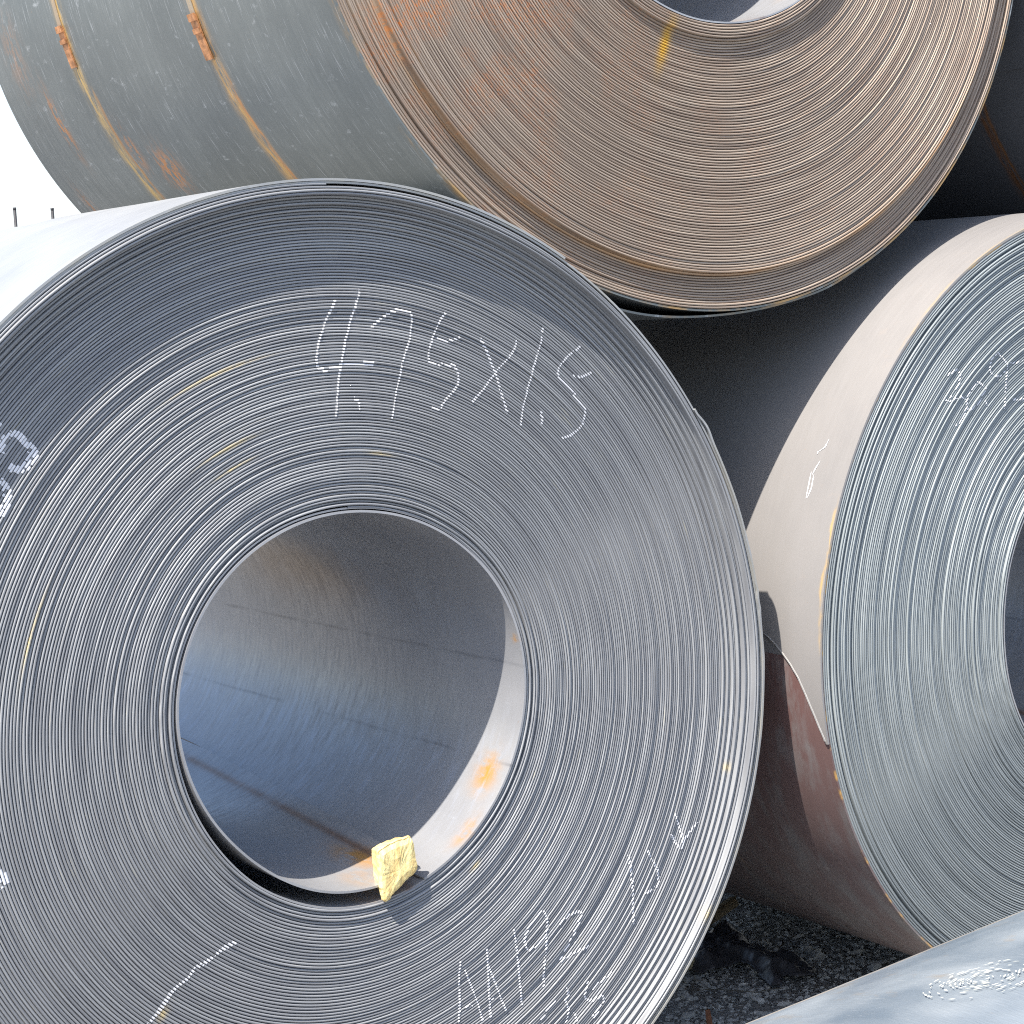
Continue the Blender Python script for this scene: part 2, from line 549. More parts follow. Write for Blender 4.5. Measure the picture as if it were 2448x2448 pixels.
def build_ground():
    m = NT('packed_grit').obj()
    a = m.noise(m.co, 55.0, 5.0, .65)
    b = m.noise(m.co, 1.2, 3.0)
    c = m.mix(m.ramp(a, .35, .68), (.28, .28, .27), (.42, .41, .40))
    c = m.mix(m.ramp(b, .35, .65, 0, .5), c, (.09, .085, .075))
    m.bump(a, .02)
    mat = m.done(c, .9)
    verts, faces = [], []
    xs = [-1500, -300, -60, -12, -4] + [-2 + i * .2 for i in range(56)] + [10, 14, 30, 80, 300, 1500]
    ys = [-1500, -300, -60, -12, -4] + [-2 + i * .2 for i in range(51)] + [9, 12, 30, 80, 300, 1500]
    for y in ys:
        for x in xs: verts.append((x, y, ground_noise(x, y)))
    n = len(xs)
    for j in range(len(ys) - 1):
        for i in range(n - 1):
            a = j * n + i
            faces.append((a, a + 1, a + n + 1, a + n))
    tag(mesh_obj('ground', verts, faces, mat), kind='structure')


build_ground()


def build_gravel():
    m = NT('crushed_stone').obj()
    at = m.n('ShaderNodeAttribute', attribute_name='tone')
    c = m.mix(at.outputs['Fac'], (.40, .41, .405), (.74, .73, .70))
    c = m.mix(m.ramp(m.noise(m.co, 120., 3.0), .3, .7, 0, .4), c, (.10, .10, .095))
    mat = m.done(c, .85)
    rnd = random.Random(11)
    bm = bmesh.new()
    shapes = []
    for _ in range(14):
        b = bmesh.new()
        for _k in range(11):
            v = Vector((rnd.gauss(0, 1), rnd.gauss(0, 1), rnd.gauss(0, 1))).normalized()
            b.verts.new((v.x * 1.0, v.y * rnd.uniform(.55, .9), v.z * rnd.uniform(.35, .6)))
        r = bmesh.ops.convex_hull(b, input=b.verts)
        bmesh.ops.delete(b, geom=[g for g in r['geom_interior'] if isinstance(g, bmesh.types.BMVert)], context='VERTS')
        b.verts.ensure_lookup_table(); b.verts.index_update()
        shapes.append(([v.co.copy() for v in b.verts], [[v.index for v in f.verts] for f in b.faces]))
        b.free()
    verts, faces, tones = [], [], []
    for i in range(20000):
        x = rnd.uniform(2.4, 4.1); y = rnd.uniform(3.0, 5.3)
        s = .0035 + .0095 * rnd.random() ** 2.4
        if rnd.random() < .008: s = rnd.uniform(.016, .026)
        vs, fs = shapes[rnd.randrange(14)]
        a = rnd.uniform(0, 2 * PI)
        R = Matrix.Rotation(a, 3, 'Z') @ Matrix.Rotation(rnd.gauss(0, .35), 3, 'X')
        b0 = len(verts)
        z = ground_noise(x, y) + s * .15
        t = max(0, min(1, rnd.gauss(.3, .2)))
        if rnd.random() < .04: t = 1.0
        for v in vs:
            p = R @ v * s
            verts.append((p.x + x, p.y + y, p.z + z)); tones.append(t)
        for f in fs: faces.append([b0 + k for k in f])
    o = mesh_obj('gravel', verts, faces, mat, smooth=False)
    at = o.data.attributes.new('tone', 'FLOAT', 'POINT')
    at.data.foreach_set('value', tones)
    tag(o, 'loose grey crushed stone on the ground under the coils', 'gravel', kind='stuff')


build_gravel()

# ================================================================== coils
G = 'steel coils stacked in the yard'
A = Coil('steel_coil', 'front blue-grey coil chalked 4.75x1.5, with a chip of wood in its bore', (1.84428, 3.22090, 1.00957), (0, 1, 0),
         1.0050, .3837, 1.60, M_EDGE_A, M_BARREL_A, None,
         hR=(.0021, .0036, .0043, -.0059), hr=(.002, -.0025, .002, .0032), hole=(.0253, .024),
         outer=(.036, .040, .0385, .0235, .0200, .0225, .0120, .0150, .0080, .0095, .0030, .0050, .0, .002),
         inner=(.001, .003, -.0035, .0025, .003, -.001, .0008), seed=5, segs=256, group=G, step=.0019, base=-.038)
B = Coil('steel_coil', 'rust-tinted coil resting on top of the two lower ones, rusty straps round its side', (2.84695, 3.28807, 2.7446),
         (.00119, .99998, -.00548), .9965, .3985, 1.67, M_EDGE_B, M_BARREL_B, M_BORE_A,
         hR=(-.008, .0047, -.0058, -.0035), hr=(.0025, -.0025, .0033, -.0066), hole=(.0124, -.0066),
         outer=(-.010, -.010, -.017, -.0115, -.0155, -.0165, -.0130, -.0160, -.0150, -.0165, -.0155, -.0160, .0035, .003, .0025, -.001, .002, .0015),
         inner=(.011, .0105, .011, .0115, .010, .0105, .0, -.0005, -.001, 0, .0005), seed=12, segs=240, group=G, step=.0009, noise_amp=.00035, base=.010)
C = Coil('steel_coil', 'coil at the right edge with a pale rosy sunlit rim beside its cool grey end', (3.90942, 3.13642, .97472), (.0034, .99992, .01183),
         .9500, .3945, 1.5, M_EDGE_C, M_BARREL_C, M_BORE_A,
         hR=(.0018, -.0026, .0009, -.0057), hr=(-.0039, .0012, .0089, -.001), hole=(-.0014, -.0033),
         outer=(-.001, .0, -.007, .001, .0015, -.003, .001), inner=(.007, .0065, .006, .001, .002), seed=23, segs=224, group=G, step=.0022, noise_amp=.0006)
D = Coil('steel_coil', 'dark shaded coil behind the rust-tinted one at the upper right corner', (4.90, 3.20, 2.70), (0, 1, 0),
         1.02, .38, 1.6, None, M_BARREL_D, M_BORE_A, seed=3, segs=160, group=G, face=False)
# the shaded coil shows no end in the picture; give it one of plain rings all the same
def plain_end(c, mat):
    verts, faces = [], []
    n = 96; prof = []
    for k in range(0, 60):
        prof += [(k / 60 + .001, .004), (k / 60 + .008, 0)]
    prof.append((1.0, .004))
    for i in range(n):
        th = 2 * PI * i / n
        for q, d in prof:
            x, z = c.xz(q, th); verts.append((x, d, z))
    P = len(prof)
    for i in range(n):
        for j in range(P - 1):
            a = i * P + j; b = ((i + 1) % n) * P + j
            faces.append((a, a + 1, b + 1, b))
    tag(mesh_obj('wound_strip_edges', verts, faces, mat, c.root, True, c.loc), kind='stuff')
plain_end(D, M_EDGE_C)

R_ = math.radians


def sstep(a, b, v):
    t = max(0.0, min(1.0, (v - a) / (b - a))); return t * t * (3 - 2 * t)


def interp(pts, v):
    if v <= pts[0][0]: return pts[0][1]
    for (a, b), (c, d) in zip(pts, pts[1:]):
        if v <= c: return b + (d - b) * (v - a) / (c - a)
    return pts[-1][1]


# --- coil A: sprung innermost wrap whose cut end is propped by the chip
def build_inner_flap():
    th_head = R_(-71.5)
    n = 300; rows = 22
    thick = .0045
    verts, faces = [], []
    m = 2 * (rows + 1)
    def lift(ph, y):
        v = sstep(0.0, R_(14), ph) * .006 + .017
        v *= 1 - sstep(R_(52), R_(118), ph)
        return v * (1 - .12 * y)
    for i in range(n + 1):
        f = i / n
        f = f ** 1.0
        ring = []
        for side in (0, 1):
            ks = range(rows + 1) if side == 0 else range(rows, -1, -1)
            for k in ks:
                y = (A.W - .002) * (k / rows) ** 1.25
                skew = R_(18) * min(1.0, max(0.0, y) / 1.3) ** .8                 # the cut is not square
                th = th_head + skew * (1 - f) - 2 * PI * f
                ph = 2 * PI * f
                dr = -.0105 + .0055 * f - lift(ph, y) - .003 * (1 - sstep(0, .25, ph)) + .0012 * noise.noise(Vector((math.cos(th) * 2, math.sin(th) * 2, y * 2)))
                yy = .0345 + y * (A.W - .036) / A.W + .003 * noise.noise(Vector((math.cos(th) * 2.2, math.sin(th) * 2.2, 4.0))) * (1 if k == 0 else 0)
                x, z = A.xz(0.0, th, dr + (thick if side else 0))
                ring.append((x, yy, z))
        verts += ring
    for i in range(n):
        a = i * m; b = a + m
        for k in range(m):
            k2 = (k + 1) % m
            faces.append((a + k, a + k2, b + k2, b + k))
    faces.append(tuple(range(m)))
    faces.append(tuple(range(n * m, (n + 1) * m))[::-1])
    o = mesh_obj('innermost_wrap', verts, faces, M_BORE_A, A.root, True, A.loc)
    bm = bmesh.new(); bm.from_mesh(o.data)
    bmesh.ops.recalc_face_normals(bm, faces=bm.faces)
    for e in bm.edges:
        if len(e.link_faces) == 2 and e.calc_face_angle(0) > .6: e.smooth = False
    bm.to_mesh(o.data); bm.free()
    o['label'] = 'sprung innermost wrap lifted off the others at the lower left of the bore'


build_inner_flap()
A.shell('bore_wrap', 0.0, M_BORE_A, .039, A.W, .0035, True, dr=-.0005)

# --- coil A: outermost tail, its cut edge crossing the top of the roll
tailA = [(R_(60), .89), (R_(97.8), .868), (R_(102.4), .835), (R_(109.9), .752), (R_(118), .70), (R_(140), .66)]
o = A.shell('tail_sheet', 1.0, M_BARREL_A, lambda t: .001, lambda t: interp(tailA, t), .0045, False, R_(58), R_(150), dr=.0075, n=90)
# --- coil A: bent end of the outer wrap on the right
def bend(t, y):
    d = math.degrees(t)
    b = .0045 * math.exp(-((d - 29.0) / 1.5) ** 2) - .003 * math.exp(-((d - 31.5) / .9) ** 2)
    b += .0022 * math.exp(-((d - 7.4) / .6) ** 2) + .0016 * math.exp(-((d - 5.0) / .5) ** 2) + .0012 * math.exp(-((d + 1.0) / 1.5) ** 2)
    return b * math.exp(-max(0, y) * 9)
o = A.shell('loose_end', 1.0, M_BARREL_A, lambda t: -.001 + .0008 * noise.noise(Vector((t * 14, 0, 0))), lambda t: .5, .0045, False, R_(-64), R_(32), dr=.0055, n=300, dr_of=bend)
o['label'] = 'bent free end of the outermost wrap on the right'

# --- coil B: slack outermost turn hanging underneath
def slack(t, y):
    d = math.degrees(t)
    return .022 * math.exp(-((d + 108) / 14) ** 2) + .004 * math.exp(-((d + 72) / 5) ** 2) + .0008
o = B.shell('slack_outer_turn', 1.0, M_BARREL_B, lambda t: .012, lambda t: .9, .0045, False, R_(-128), R_(-52), dr=.0068, n=150, dr_of=slack)
o['label'] = 'slack outer turn sagging below the roll'

# --- coil B: rusted strapping with its seals
def strap(c, y, th0, th1, wd, seal_th):
    o = c.shell('strapping_band', 1.0, M_STRAP, y - wd / 2, y + wd / 2, .0015, False, R_(th0), R_(th1), dr=.0042, n=120, rows=3)
    o2 = c.shell('strapping_seal', 1.0, M_SEAL, y - wd * .75, y + wd * .75, .004, False, R_(seal_th), R_(seal_th + 5.5), dr=.0085, n=26, rows=6, wav=.008, seed=y * 9)
    o3 = c.shell('seal_crimp', 1.0, M_SEAL, y - wd * .8, y + wd * .8, .004, False, R_(seal_th - 0.2), R_(seal_th + .7), dr=.011, n=4, rows=6, wav=.003)
    o4 = c.shell('seal_crimp', 1.0, M_SEAL, y - wd * .8, y + wd * .8, .004, False, R_(seal_th + 1.6), R_(seal_th + 2.2), dr=.0105, n=4, rows=6, wav=.003)


M_SEAL = simple('rusty_seal', (.42, .20, .09), .55, .4, .45, 60, .002)
strap(B, 1.20, 60, 201.0, .019, 195.2)
strap(B, .545, 60, 205.0, .019, 199.3)

# --- coil C: tail of the outer wrap with a bright cut edge
tailC = [(R_(152), 1.1), (R_(163), .62), (R_(173), .28), (R_(177.2), 0.1989), (R_(177.6), 0.1724), (R_(178.7), 0.1423), (R_(179.8), 0.1182), (R_(180.9), 0.0974), (R_(182.6), 0.0726), (R_(184.7), 0.0524), (R_(187.4), 0.0301), (R_(190.3), 0.0097), (R_(192), .004)]
o = C.shell('tail_sheet', 1.0, M_TAIL_C, lambda t: .0005, lambda t: interp(tailC, t), .0047, False, R_(88), R_(191), dr=.0070, n=420, rows=14, wav=.0008)
M_CUT = simple('cut_steel_edge', (.75, .74, .72), .3, .6, .1, 40)
def cut_edge():
    verts, faces = [], []
    n = 120
    for i in range(n + 1):
        th = R_(173) + R_(17.6) * i / n
        y = interp(tailC, th)
        for dr, dy in ((.0020, .0052), (.0078, .0022), (.0078, -.0022), (.0020, -.0022)):
            x, z = C.xz(1.0, th, dr)
            verts.append((x, y + dy, z))
    for i in range(n):
        for k in range(4):
            a = i * 4 + k; b = i * 4 + (k + 1) % 4
            faces.append((a, a + 4, b + 4, b))
    mesh_obj('cut_edge', verts, faces, M_CUT, C.root, False, C.loc)
cut_edge()
M_DRIP = simple('ochre_rust', (.55, .34, .12), .8, 0, .4, 90, .002)

# --- coil D: step of its outer sheet
tailD = [(R_(150), .0), (R_(260), 1.5)]
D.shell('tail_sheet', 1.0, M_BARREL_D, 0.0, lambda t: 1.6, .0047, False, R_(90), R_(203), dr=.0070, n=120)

# ================================================================== chalk marks
STROKES = {
    'size': [[(0.0251, 0.7931), (0.0113, 0.7706), (-0.0014, 0.7471), (-0.0121, 0.7252), (-0.0193, 0.7015), (-0.0224, 0.6825), (-0.0161, 0.6676), (0.0097, 0.6671), (0.0363, 0.6739), (0.0739, 0.6736), (0.1003, 0.6711)], [(0.0793, 0.8097), (0.068, 0.781), (0.0568, 0.7557), (0.0432, 0.7207), (0.0336, 0.6889), (0.0262, 0.6635), (0.0207, 0.6379), (0.0148, 0.6059), (0.0101, 0.5755)], [(0.0525, 0.6089), (0.0614, 0.6011), (0.0624, 0.588)], [(0.101, 0.739), (0.1171, 0.7512), (0.141, 0.7649), (0.1685, 0.7709), (0.1874, 0.7628), (0.191, 0.7462), (0.1867, 0.7233), (0.1786, 0.7006), (0.166, 0.6749), (0.1561, 0.6424), (0.1466, 0.6166), (0.1391, 0.5907), (0.1322, 0.5631)], [(0.268, 0.7593), (0.253, 0.7433), (0.2373, 0.7141), (0.2267, 0.6913), (0.2262, 0.6664), (0.2557, 0.6603), (0.2814, 0.6555), (0.2897, 0.6408), (0.2872, 0.6208), (0.2763, 0.608), (0.2594, 0.594), (0.2402, 0.5762), (0.2226, 0.5798)], [(0.247, 0.7119), (0.2726, 0.7056), (0.299, 0.7103)], [(0.3454, 0.7052), (0.3603, 0.6807), (0.3781, 0.6354), (0.3917, 0.5867), (0.4014, 0.5558)], [(0.4328, 0.6973), (0.42, 0.674), (0.3782, 0.6371), (0.3497, 0.61), (0.3185, 0.5832)], [(0.4999, 0.7214), (0.4906, 0.6873), (0.4734, 0.6503), (0.4582, 0.6098), (0.4407, 0.5661), (0.4307, 0.5271)], [(0.4824, 0.5527), (0.4858, 0.5368), (0.483, 0.5266)], [(0.5873, 0.677), (0.5556, 0.6577), (0.535, 0.6397), (0.5317, 0.6208), (0.5521, 0.5985), (0.5726, 0.5761), (0.5912, 0.5554), (0.5923, 0.5377), (0.5823, 0.5173), (0.5594, 0.5014), (0.5308, 0.4959)], [(0.5686, 0.6195), (0.5882, 0.6162), (0.615, 0.6226)]],
    'batch': [[(0.219, -0.5224), (0.2145, -0.5553), (0.2143, -0.5952), (0.2087, -0.6466)], [(0.2294, -0.5408), (0.2413, -0.5737), (0.2552, -0.6133), (0.2666, -0.6564)], [(0.2268, -0.6183), (0.2433, -0.6163)], [(0.2842, -0.5116), (0.285, -0.552), (0.2846, -0.5963), (0.2856, -0.6552)], [(0.2855, -0.5441), (0.3017, -0.5883), (0.3138, -0.6237), (0.3242, -0.6486)], [(0.2902, -0.6199), (0.3048, -0.6154)], [(0.3511, -0.4864), (0.3564, -0.5161), (0.3587, -0.5572), (0.361, -0.5985), (0.3644, -0.6463)], [(0.4075, -0.4746), (0.3868, -0.4945), (0.3781, -0.517), (0.3866, -0.5372), (0.4115, -0.5287), (0.4294, -0.5164), (0.436, -0.4892), (0.4277, -0.4648), (0.4075, -0.4746)], [(0.4321, -0.5129), (0.4302, -0.5453), (0.4231, -0.5806), (0.4204, -0.6252)], [(0.465, -0.4997), (0.4932, -0.4874), (0.5232, -0.4886), (0.5116, -0.5143), (0.4842, -0.5536), (0.4678, -0.5787), (0.4983, -0.5693), (0.539, -0.5641)], [(0.4742, -0.6382), (0.4809, -0.6523), (0.4727, -0.6628), (0.4789, -0.6851), (0.4722, -0.7134)], [(0.4068, -0.6877), (0.4325, -0.6694), (0.4456, -0.6582)], [(0.4958, -0.6976), (0.4998, -0.7154)], [(0.5322, -0.6377), (0.5229, -0.6668), (0.5373, -0.6808), (0.5656, -0.6772), (0.5672, -0.6945), (0.5402, -0.7172)], [(0.5437, -0.6572), (0.5964, -0.6341)], [(0.6542, -0.3945), (0.6574, -0.4288), (0.6603, -0.4715), (0.6588, -0.543)], [(0.704, -0.394), (0.728, -0.4392), (0.7287, -0.4733), (0.6936, -0.485)], [(0.7823, -0.3267), (0.7965, -0.3635), (0.8002, -0.3941), (0.7915, -0.4052), (0.7718, -0.3715)], [(0.8002, -0.3941), (0.8458, -0.3559)]],
    'slash': [[(-0.4479, -0.4802), (-0.4214, -0.4572), (-0.3964, -0.4306), (-0.3683, -0.4156), (-0.3517, -0.4013), (-0.3196, -0.3906), (-0.295, -0.3779), (-0.2667, -0.3715)]],
    'loop': [[(-0.6415, 0.5668), (-0.6297, 0.5872), (-0.6103, 0.594), (-0.5927, 0.576), (-0.582, 0.5585), (-0.5919, 0.5427), (-0.61, 0.5326), (-0.6267, 0.5391)], [(-0.6452, 0.5209), (-0.6332, 0.4999), (-0.6387, 0.4739), (-0.6502, 0.4585)], [(-0.6447, 0.6115), (-0.6364, 0.6098)], [(-0.7055, -0.1463), (-0.6893, -0.1599), (-0.6884, -0.1704)], [(-0.7068, -0.1631), (-0.6941, -0.176)]],
    'c': [[(-0.382, 0.637), (-0.405, 0.6228), (-0.4089, 0.5963), (-0.3832, 0.5836), (-0.3569, 0.5932), (-0.3532, 0.6108), (-0.382, 0.637)], [(-0.3536, 0.593), (-0.358, 0.544), (-0.3657, 0.4951)], [(-0.34, 0.6101), (-0.2957, 0.612), (-0.257, 0.6052)], [(-0.3387, 0.5269), (-0.2976, 0.5264), (-0.2587, 0.526)], [(-0.5489, 0.5961), (-0.5172, 0.6073), (-0.5082, 0.5892), (-0.5281, 0.5553), (-0.5537, 0.5374), (-0.5063, 0.5451), (-0.4878, 0.5217), (-0.5141, 0.4883), (-0.5269, 0.4827)], [(-0.4481, 0.5744), (-0.426, 0.5574), (-0.4493, 0.5279), (-0.4753, 0.5142), (-0.4878, 0.5217), (-0.4807, 0.5522), (-0.4481, 0.5744)], [(-0.4267, 0.5308), (-0.4186, 0.5177)]],
    'cscratch': [[(150.4268, 0.0898), (151.5717, 0.0931), (152.175, 0.107)], [(153.5357, 0.0937), (154.6671, 0.1012), (155.5047, 0.1047)], [(155.1114, 0.1105), (157.1487, 0.1064), (158.8136, 0.1038)], [(155.4883, 0.0999), (157.3803, 0.0957), (158.6918, 0.1002)], [(152.1836, 0.11), (152.6056, 0.1099)]],
}

A.chalk(STROKES['size'], .0038, M_CHALK, 'handwritten chalk marking reading 4.75x1.5')
A.chalk(STROKES['batch'], .0038, M_CHALK, 'handwritten chalk marking beginning AA192', seed=8, patchy=.2)
A.chalk(STROKES['slash'], .008, M_CHALK, 'thick slanting chalk stroke', seed=9, patchy=.2)
A.chalk(STROKES['loop'], .016, M_CHALK, 'thick looped chalk figure cut off by the left edge', seed=10, patchy=.3, wide=(.05, .9))
C.chalk(STROKES['c'], .0035, M_CHALK, 'faint chalk figures on the right-hand coil', seed=12, patchy=.3)


def scratches():
    verts, faces = [], []
    rnd = random.Random(4)
    for st in STROKES['cscratch']:
        pts = []
        for (a, b), (c, d) in zip(st, st[1:]):
            for k in range(8):
                t = k / 8
                pts.append((a + (c - a) * t, b + (d - b) * t))
        pts.append(st[-1])
        b0 = len(verts)
        n = len(pts)
        for i, (th, y) in enumerate(pts):
            wd = .0015 * math.sin(PI * (i + .5) / n) * rnd.uniform(.6, 1.3) + .0004
            for sg in (-1, 1):
                x, z = C.xz(1.0, R_(th), .0083)
                verts.append((x, y + sg * wd, z))
        for i in range(n - 1):
            a = b0 + 2 * i
            faces.append((a, a + 1, a + 3, a + 2))
    mesh_obj('white_scrape', verts, faces, M_CHALK, C.root, False, C.loc)
scratches()


# ================================================================== near coil, crossing the lower right corner
def near_coil():
    def ex(m, c):
        return c
    m = NT('rolled_steel_pale_blue').obj()
    # here the axis is local Y as for the others
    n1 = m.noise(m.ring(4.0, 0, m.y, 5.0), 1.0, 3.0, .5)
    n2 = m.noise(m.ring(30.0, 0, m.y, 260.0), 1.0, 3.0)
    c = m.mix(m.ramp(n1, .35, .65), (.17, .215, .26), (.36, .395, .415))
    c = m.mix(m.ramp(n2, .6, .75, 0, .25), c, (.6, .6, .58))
    n3 = m.noise(m.co, 16.0, 4.0, .65)
    c = m.mix(m.ramp(n3, .60, .72, 0, .45), c, (.34, .27, .19))
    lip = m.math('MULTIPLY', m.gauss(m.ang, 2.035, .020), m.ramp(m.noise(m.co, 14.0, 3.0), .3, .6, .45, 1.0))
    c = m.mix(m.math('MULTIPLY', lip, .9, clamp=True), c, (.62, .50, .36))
    m.bump(m.math('ADD', n2, m.math('MULTIPLY', n1, 6.0)), .002, .4)
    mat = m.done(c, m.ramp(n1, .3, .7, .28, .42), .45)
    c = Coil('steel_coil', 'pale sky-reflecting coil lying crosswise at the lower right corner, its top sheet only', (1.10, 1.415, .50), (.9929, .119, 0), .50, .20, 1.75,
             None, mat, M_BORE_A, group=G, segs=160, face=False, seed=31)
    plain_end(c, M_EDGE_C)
    return c


E = near_coil()


def splash():
    """dried cream splash broken into short arcs by the rolling grain"""
    rnd = random.Random(2)
    verts, faces = [], []
    inv = E.root.matrix_world.inverted()
    cx, cy = 1.640, 1.497
    for ring in range(1, 17):
        rr = ring * .0052
        a = rnd.uniform(0, 1)
        while a < 2 * PI + .0:
            ln = rnd.uniform(.004, .014) / rr
            if rnd.random() < (.75 if ring < 9 else .40) and ln < 2.5 and noise.noise(Vector((math.cos(a) * 1.5, math.sin(a) * 1.5, ring * .12))) > -.3:
                seg = 6
                b0 = len(verts)
                wd = rnd.uniform(.0006, .0016)
                ww = rnd.gauss(0, .0009)
                for i in range(seg + 1):
                    t = a + ln * i / seg
                    for sg in (-1, 1):
                        q = rr + ww + sg * wd * math.sin(PI * (i + .35) / (seg + .7))
                        X = cx + q * 1.05 * math.cos(t); Y = cy + q * .50 * math.sin(t)
                        l = inv @ Vector((X, Y, .5))
                        verts.append((l.x, l.y, .50 + math.sqrt(max(0, .5050 ** 2 - l.x * l.x))))
                for i in range(seg):
                    p = b0 + 2 * i
                    faces.append((p, p + 1, p + 3, p + 2))
            a += ln + rnd.uniform(.0015, .006) / rr
    o = mesh_obj('dried_splash', verts, faces, simple('cream_splash', (.56, .55, .46), .8, 0, .1, 80), E.root, False)
    tag(o, kind='stuff')
splash()


# ================================================================== wood, sheet, posts
def wood_mat():
    m = NT('split_pine').obj()
    g = m.noise(m.vec(m.math('MULTIPLY', m.x, 60.0), m.math('MULTIPLY', m.y, 20.0), m.math('MULTIPLY', m.math('ADD', m.z, m.math('MULTIPLY', m.x, -.8)), 30.0)), 1.0, 4.0, .7)
    c = m.mix(m.ramp(g, .36, .62), (.62, .43, .16), (.84, .70, .33))
    c = m.mix(m.ramp(m.noise(m.co, 45.0, 3.0, .7), .62, .72, 0, .7), c, (.32, .19, .08))
    m.bump(g, .004, .8)
    return m.done(c, .75)


def chip():
    out = [(0.0384, -0.258), (0.0545, -0.2527), (0.0718, -0.2482), (0.0916, -0.2447), (0.1026, -0.2452), (0.1115, -0.2421), (0.1148, -0.2482), (0.1192, -0.2565), (0.1209, -0.2719), (0.1216, -0.286), (0.1247, -0.3039), (0.1249, -0.3099), (0.1203, -0.3148), (0.1126, -0.3191), (0.1011, -0.3248), (0.0855, -0.3366), (0.0778, -0.3419), (0.0676, -0.3477), (0.06, -0.3515), (0.0572, -0.3573), (0.055, -0.3536), (0.0522, -0.3594), (0.0497, -0.361), (0.0475, -0.3573), (0.0439, -0.3555), (0.0419, -0.3412), (0.0411, -0.3261), (0.0399, -0.3067), (0.0387, -0.2894), (0.0384, -0.2723)]
    rnd = random.Random(6)
    fo = []
    for i in range(len(out)):
        a = Vector(out[i]); b = Vector(out[(i + 1) % len(out)])
        for k in range(3):
            fo.append(a.lerp(b, k / 3) + Vector((rnd.gauss(0, .0005), rnd.gauss(0, .0005))))
    n = len(fo)
    cen = Vector((0.0826, -0.3031))
    up = Vector((0.0896, -0.2861))
    base = Vector((A.root.location.x + cen.x, A.root.location.y + .036, A.root.location.z + A.R + cen.y))
    verts, faces = [], []
    # front face nearly flat with a rough split, then back into the bore, where the chip gets smaller
    rings = [(-.0170, .0, cen), (-.0172, .45, cen), (-.0165, .80, cen), (-.0150, .955, cen), (-.0115, 1.0, cen), (-.0050, 1.0, cen), (.010, .86, up), (.035, .74, up), (.050, .55, up)]
    for y, s, c in rings[1:]:
        for i, p in enumerate(fo):
            q = c + (p - c) * s
            # step across the top of the front face, grooves along the grain
            yy = y + (.0022 * noise.noise(Vector((q.x * 55, q.y * 25, 0))) + .0012 * noise.noise(Vector(((q.x - q.y * .6) * 210, q.y * 30, 7)))) * (1 if y < 0 else .6)
            if y < -.012 and q.y > -0.2660 + (q.x - 0.0384) * .22: yy += .004
            d = q - cen
            verts.append((d.x, yy, d.y))
    m = len(rings) - 1
    for r in range(m - 1):
        for i in range(n):
            a = r * n + i; b = r * n + (i + 1) % n
            faces.append((a, b, b + n, a + n))
    verts.append((0, rings[0][0], 0)); verts.append((up.x - cen.x, rings[-1][0] + .003, up.y - cen.y))
    for i in range(n):
        faces.append((len(verts) - 2, (i + 1) % n, i))
        faces.append((len(verts) - 1, (m - 1) * n + i, (m - 1) * n + (i + 1) % n))
    o = mesh_obj('wood_chip', verts, faces, wood_mat(), smooth=False, loc=base)
    bm = bmesh.new(); bm.from_mesh(o.data); bmesh.ops.recalc_face_normals(bm, faces=bm.faces); bm.to_mesh(o.data); bm.free()
    tag(o, 'pale yellow chip of split wood wedged under the lifted inner wrap of the front coil', 'wood chip')


chip()


def plank(name, p0, p1, w0, w1, h0, label, col_):
    """split stick of wood between two points"""
    p0, p1 = Vector(p0), Vector(p1)
    d = (p1 - p0); L = d.length; d.normalize()
    s = d.cross(Vector((0, 0, 1))).normalized(); u = s.cross(d)
    rnd = random.Random(len(label))
    n = 16; K = 10
    verts, faces = [], []
    for i in range(n + 1):
        t = i / n
        ww = w0 + (w1 - w0) * t
        for k in range(K):
            a = 2 * PI * k / K
            rr = 1 + .14 * noise.noise(Vector((k * 1.7, t * 2, w0 * 50)))
            ex = .03 * L * rnd.uniform(-1, 1) if i in (0, n) else 0
            p = d * (L * t + ex) + s * math.copysign(abs(math.cos(a)) ** .6, math.cos(a)) * ww * rr + u * math.copysign(abs(math.sin(a)) ** .6, math.sin(a)) * h0 * rr
            verts.append(tuple(p))
    for i in range(n):
        for k in range(K):
            a = i * K + k; b = i * K + (k + 1) % K
            faces.append((a, b, b + K, a + K))
    faces.append(tuple(range(K))[::-1]); faces.append(tuple(range(n * K, n * K + K)))
    o = mesh_obj(name, verts, faces, simple('weathered_wood_' + name, col_, .8, 0, .4, 45, .004), smooth=False, loc=p0)
    tag(o, label, 'wood')
    return o


plank('wood_batten', (3.14, 4.07, .022), (3.64, 4.27, .045), .022, .014, .015, 'split wooden batten poking out from under the front coil behind the black sheet', (.30, .24, .15))
plank('wooden_peg', (3.10, 3.97, .03), (3.285, 4.03, .012), .020, .017, .016, 'short stub of wood at the foot of the front coil below the black sheet', (.34, .29, .18))
plank('wood_splinter', (3.03, 3.66, .0), (3.05, 3.69, .025), .008, .006, .005, 'small red-brown splinter standing in the gravel at the bottom edge', (.20, .08, .04))


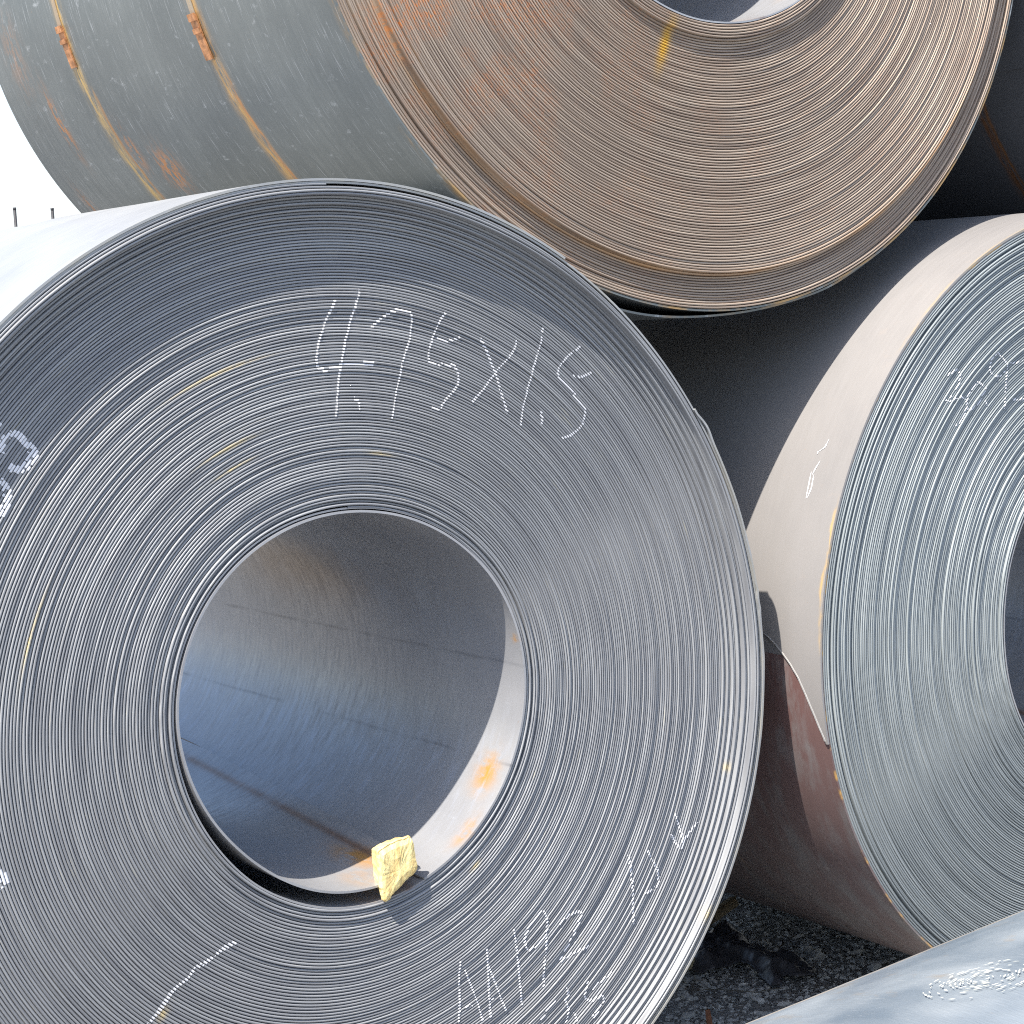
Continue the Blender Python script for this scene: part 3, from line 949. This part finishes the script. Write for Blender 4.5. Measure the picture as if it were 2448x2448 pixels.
def black_sheet():
    outl = [(3.26, 4.03), (3.386, 4.135), (3.43, 4.169), (3.499, 4.195), (3.55, 4.207), (3.562, 4.175), (3.544, 4.113), (3.513, 4.065), (3.472, 4.0), (3.488, 3.957), (3.534, 3.901), (3.52, 3.848), (3.485, 3.765), (3.464, 3.748), (3.405, 3.75), (3.388, 3.785), (3.35, 3.75), (3.329, 3.773), (3.355, 3.84), (3.385, 3.904), (3.385, 3.951), (3.303, 3.957), (3.255, 3.97)]
    pts = [Vector(p) for p in outl]
    res = .0055
    def inside(x, y):
        c = False
        for i in range(len(pts)):
            a, b = pts[i], pts[i - 1]
            if (a.y > y) != (b.y > y) and x < (b.x - a.x) * (y - a.y) / (b.y - a.y) + a.x: c = not c
        return c
    def dist(x, y):
        p = Vector((x, y)); best = 9
        for i in range(len(pts)):
            a, b = pts[i], pts[i - 1]
            t = max(0, min(1, (p - a).dot(b - a) / (b - a).length_squared))
            best = min(best, (p - a.lerp(b, t)).length)
        return best
    nx, ny = 62, 90
    x0, y0 = 3.24, 3.74
    idx = {}; verts, faces = [], []
    def vid(i, j):
        if (i, j) in idx: return idx[(i, j)]
        x, y = x0 + i * res, y0 + j * res
        d = dist(x, y)
        v = Vector((x * 7, y * 7, 0))
        rid = abs(noise.noise(v * 1.3)) * 1.6 + .6 * abs(noise.noise(v * 3.1 + Vector((5, 5, 0)))) + .25 * abs(noise.noise(v * 7.0))
        z = .004 + min(1, d / .035) * (.012 + .030 * (1 - rid)) + .012 * noise.noise(v * 2)
        idx[(i, j)] = len(verts)
        verts.append((x + .004 * noise.noise(v * 6), y + .004 * noise.noise(v * 6 + Vector((9, 0, 0))), max(.0, z)))
        return idx[(i, j)]
    for i in range(nx):
        for j in range(ny):
            if inside(x0 + (i + .5) * res, y0 + (j + .5) * res):
                faces.append((vid(i, j), vid(i + 1, j), vid(i + 1, j + 1), vid(i, j + 1)))
    m = NT('black_polythene').obj()
    mat = m.done(m.mix(m.ramp(m.noise(m.co, 30., 3.), .3, .7), (.04, .04, .046), (.065, .065, .074)), .42)
    off = Vector((3.42, 3.97, 0))
    verts = [tuple(Vector(v) - off) for v in verts]
    o = mesh_obj('plastic_sheet', verts, faces, mat, loc=off)
    md = o.modifiers.new('thickness', 'SOLIDIFY'); md.thickness = .0012; md.offset = 0
    tag(o, 'crumpled black plastic sheet lying on the gravel between the coils', 'plastic sheet')


black_sheet()


def grass_stem(pts, label):
    cu = bpy.data.curves.new('wire', 'CURVE'); cu.dimensions = '3D'
    sp = cu.splines.new('POLY'); sp.points.add(len(pts) - 1)
    for p, q in zip(sp.points, pts): p.co = (*q, 1)
    cu.bevel_depth = .0012; cu.bevel_resolution = 1
    o = bpy.data.objects.new('wire', cu); col.objects.link(o)
    me = bpy.data.meshes.new_from_object(o.evaluated_get(bpy.context.evaluated_depsgraph_get()))
    bpy.data.objects.remove(o)
    me.materials.clear(); me.materials.append(simple('dull_wire', (.12, .11, .09), .6, .3))
    o = bpy.data.objects.new('bent_wire', me); col.objects.link(o)
    tag(o, label, 'wire')


grass_stem([(3.151, 3.873, .004), (3.18, 3.835, .01), (3.201, 3.804, .012), (3.228, 3.765, .012), (3.253, 3.739, .010), (3.30, 3.735, .008), (3.336, 3.733, .002)],
           'thin bent wire lying on the gravel in front of the black sheet')


def post(az, el_top, dist, rad, lean, label):
    d = Vector(az).normalized() * dist
    H = 1.779 + dist * el_top
    n = 10
    root = bpy.data.objects.new('thin_post', None); col.objects.link(root)
    root.location = (d.x, d.y, 0)
    m = simple('dark_post', (.03, .03, .034), .6, .2, .2)
    def cyl(name, r0, r1, z0, z1):
        verts, faces = [], []
        for z, r in ((z0, r0), (z1, r1)):
            for k in range(n):
                a = 2 * PI * k / n
                verts.append((r * math.cos(a) - lean * (z / H), r * math.sin(a), z))
        for k in range(n): faces.append((k, (k + 1) % n, n + (k + 1) % n, n + k))
        faces.append(tuple(range(n))[::-1]); faces.append(tuple(range(n, 2 * n)))
        return mesh_obj(name, verts, faces, m, root)
    cyl('shaft', rad, rad, -.05, H)
    cyl('cap', rad * 1.08, rad * 1.08, H - .02, H + .05)
    tag(root, label, 'post', 'thin posts beyond the coils')


post((.36151, .93237, 0), .0576, 60, .046, .04, 'taller and further left of the two thin dark posts against the white sky')
post((.37791, .92584, 0), .0567, 60, .046, .04, 'shorter thin dark post against the white sky, nearer the banded coil')
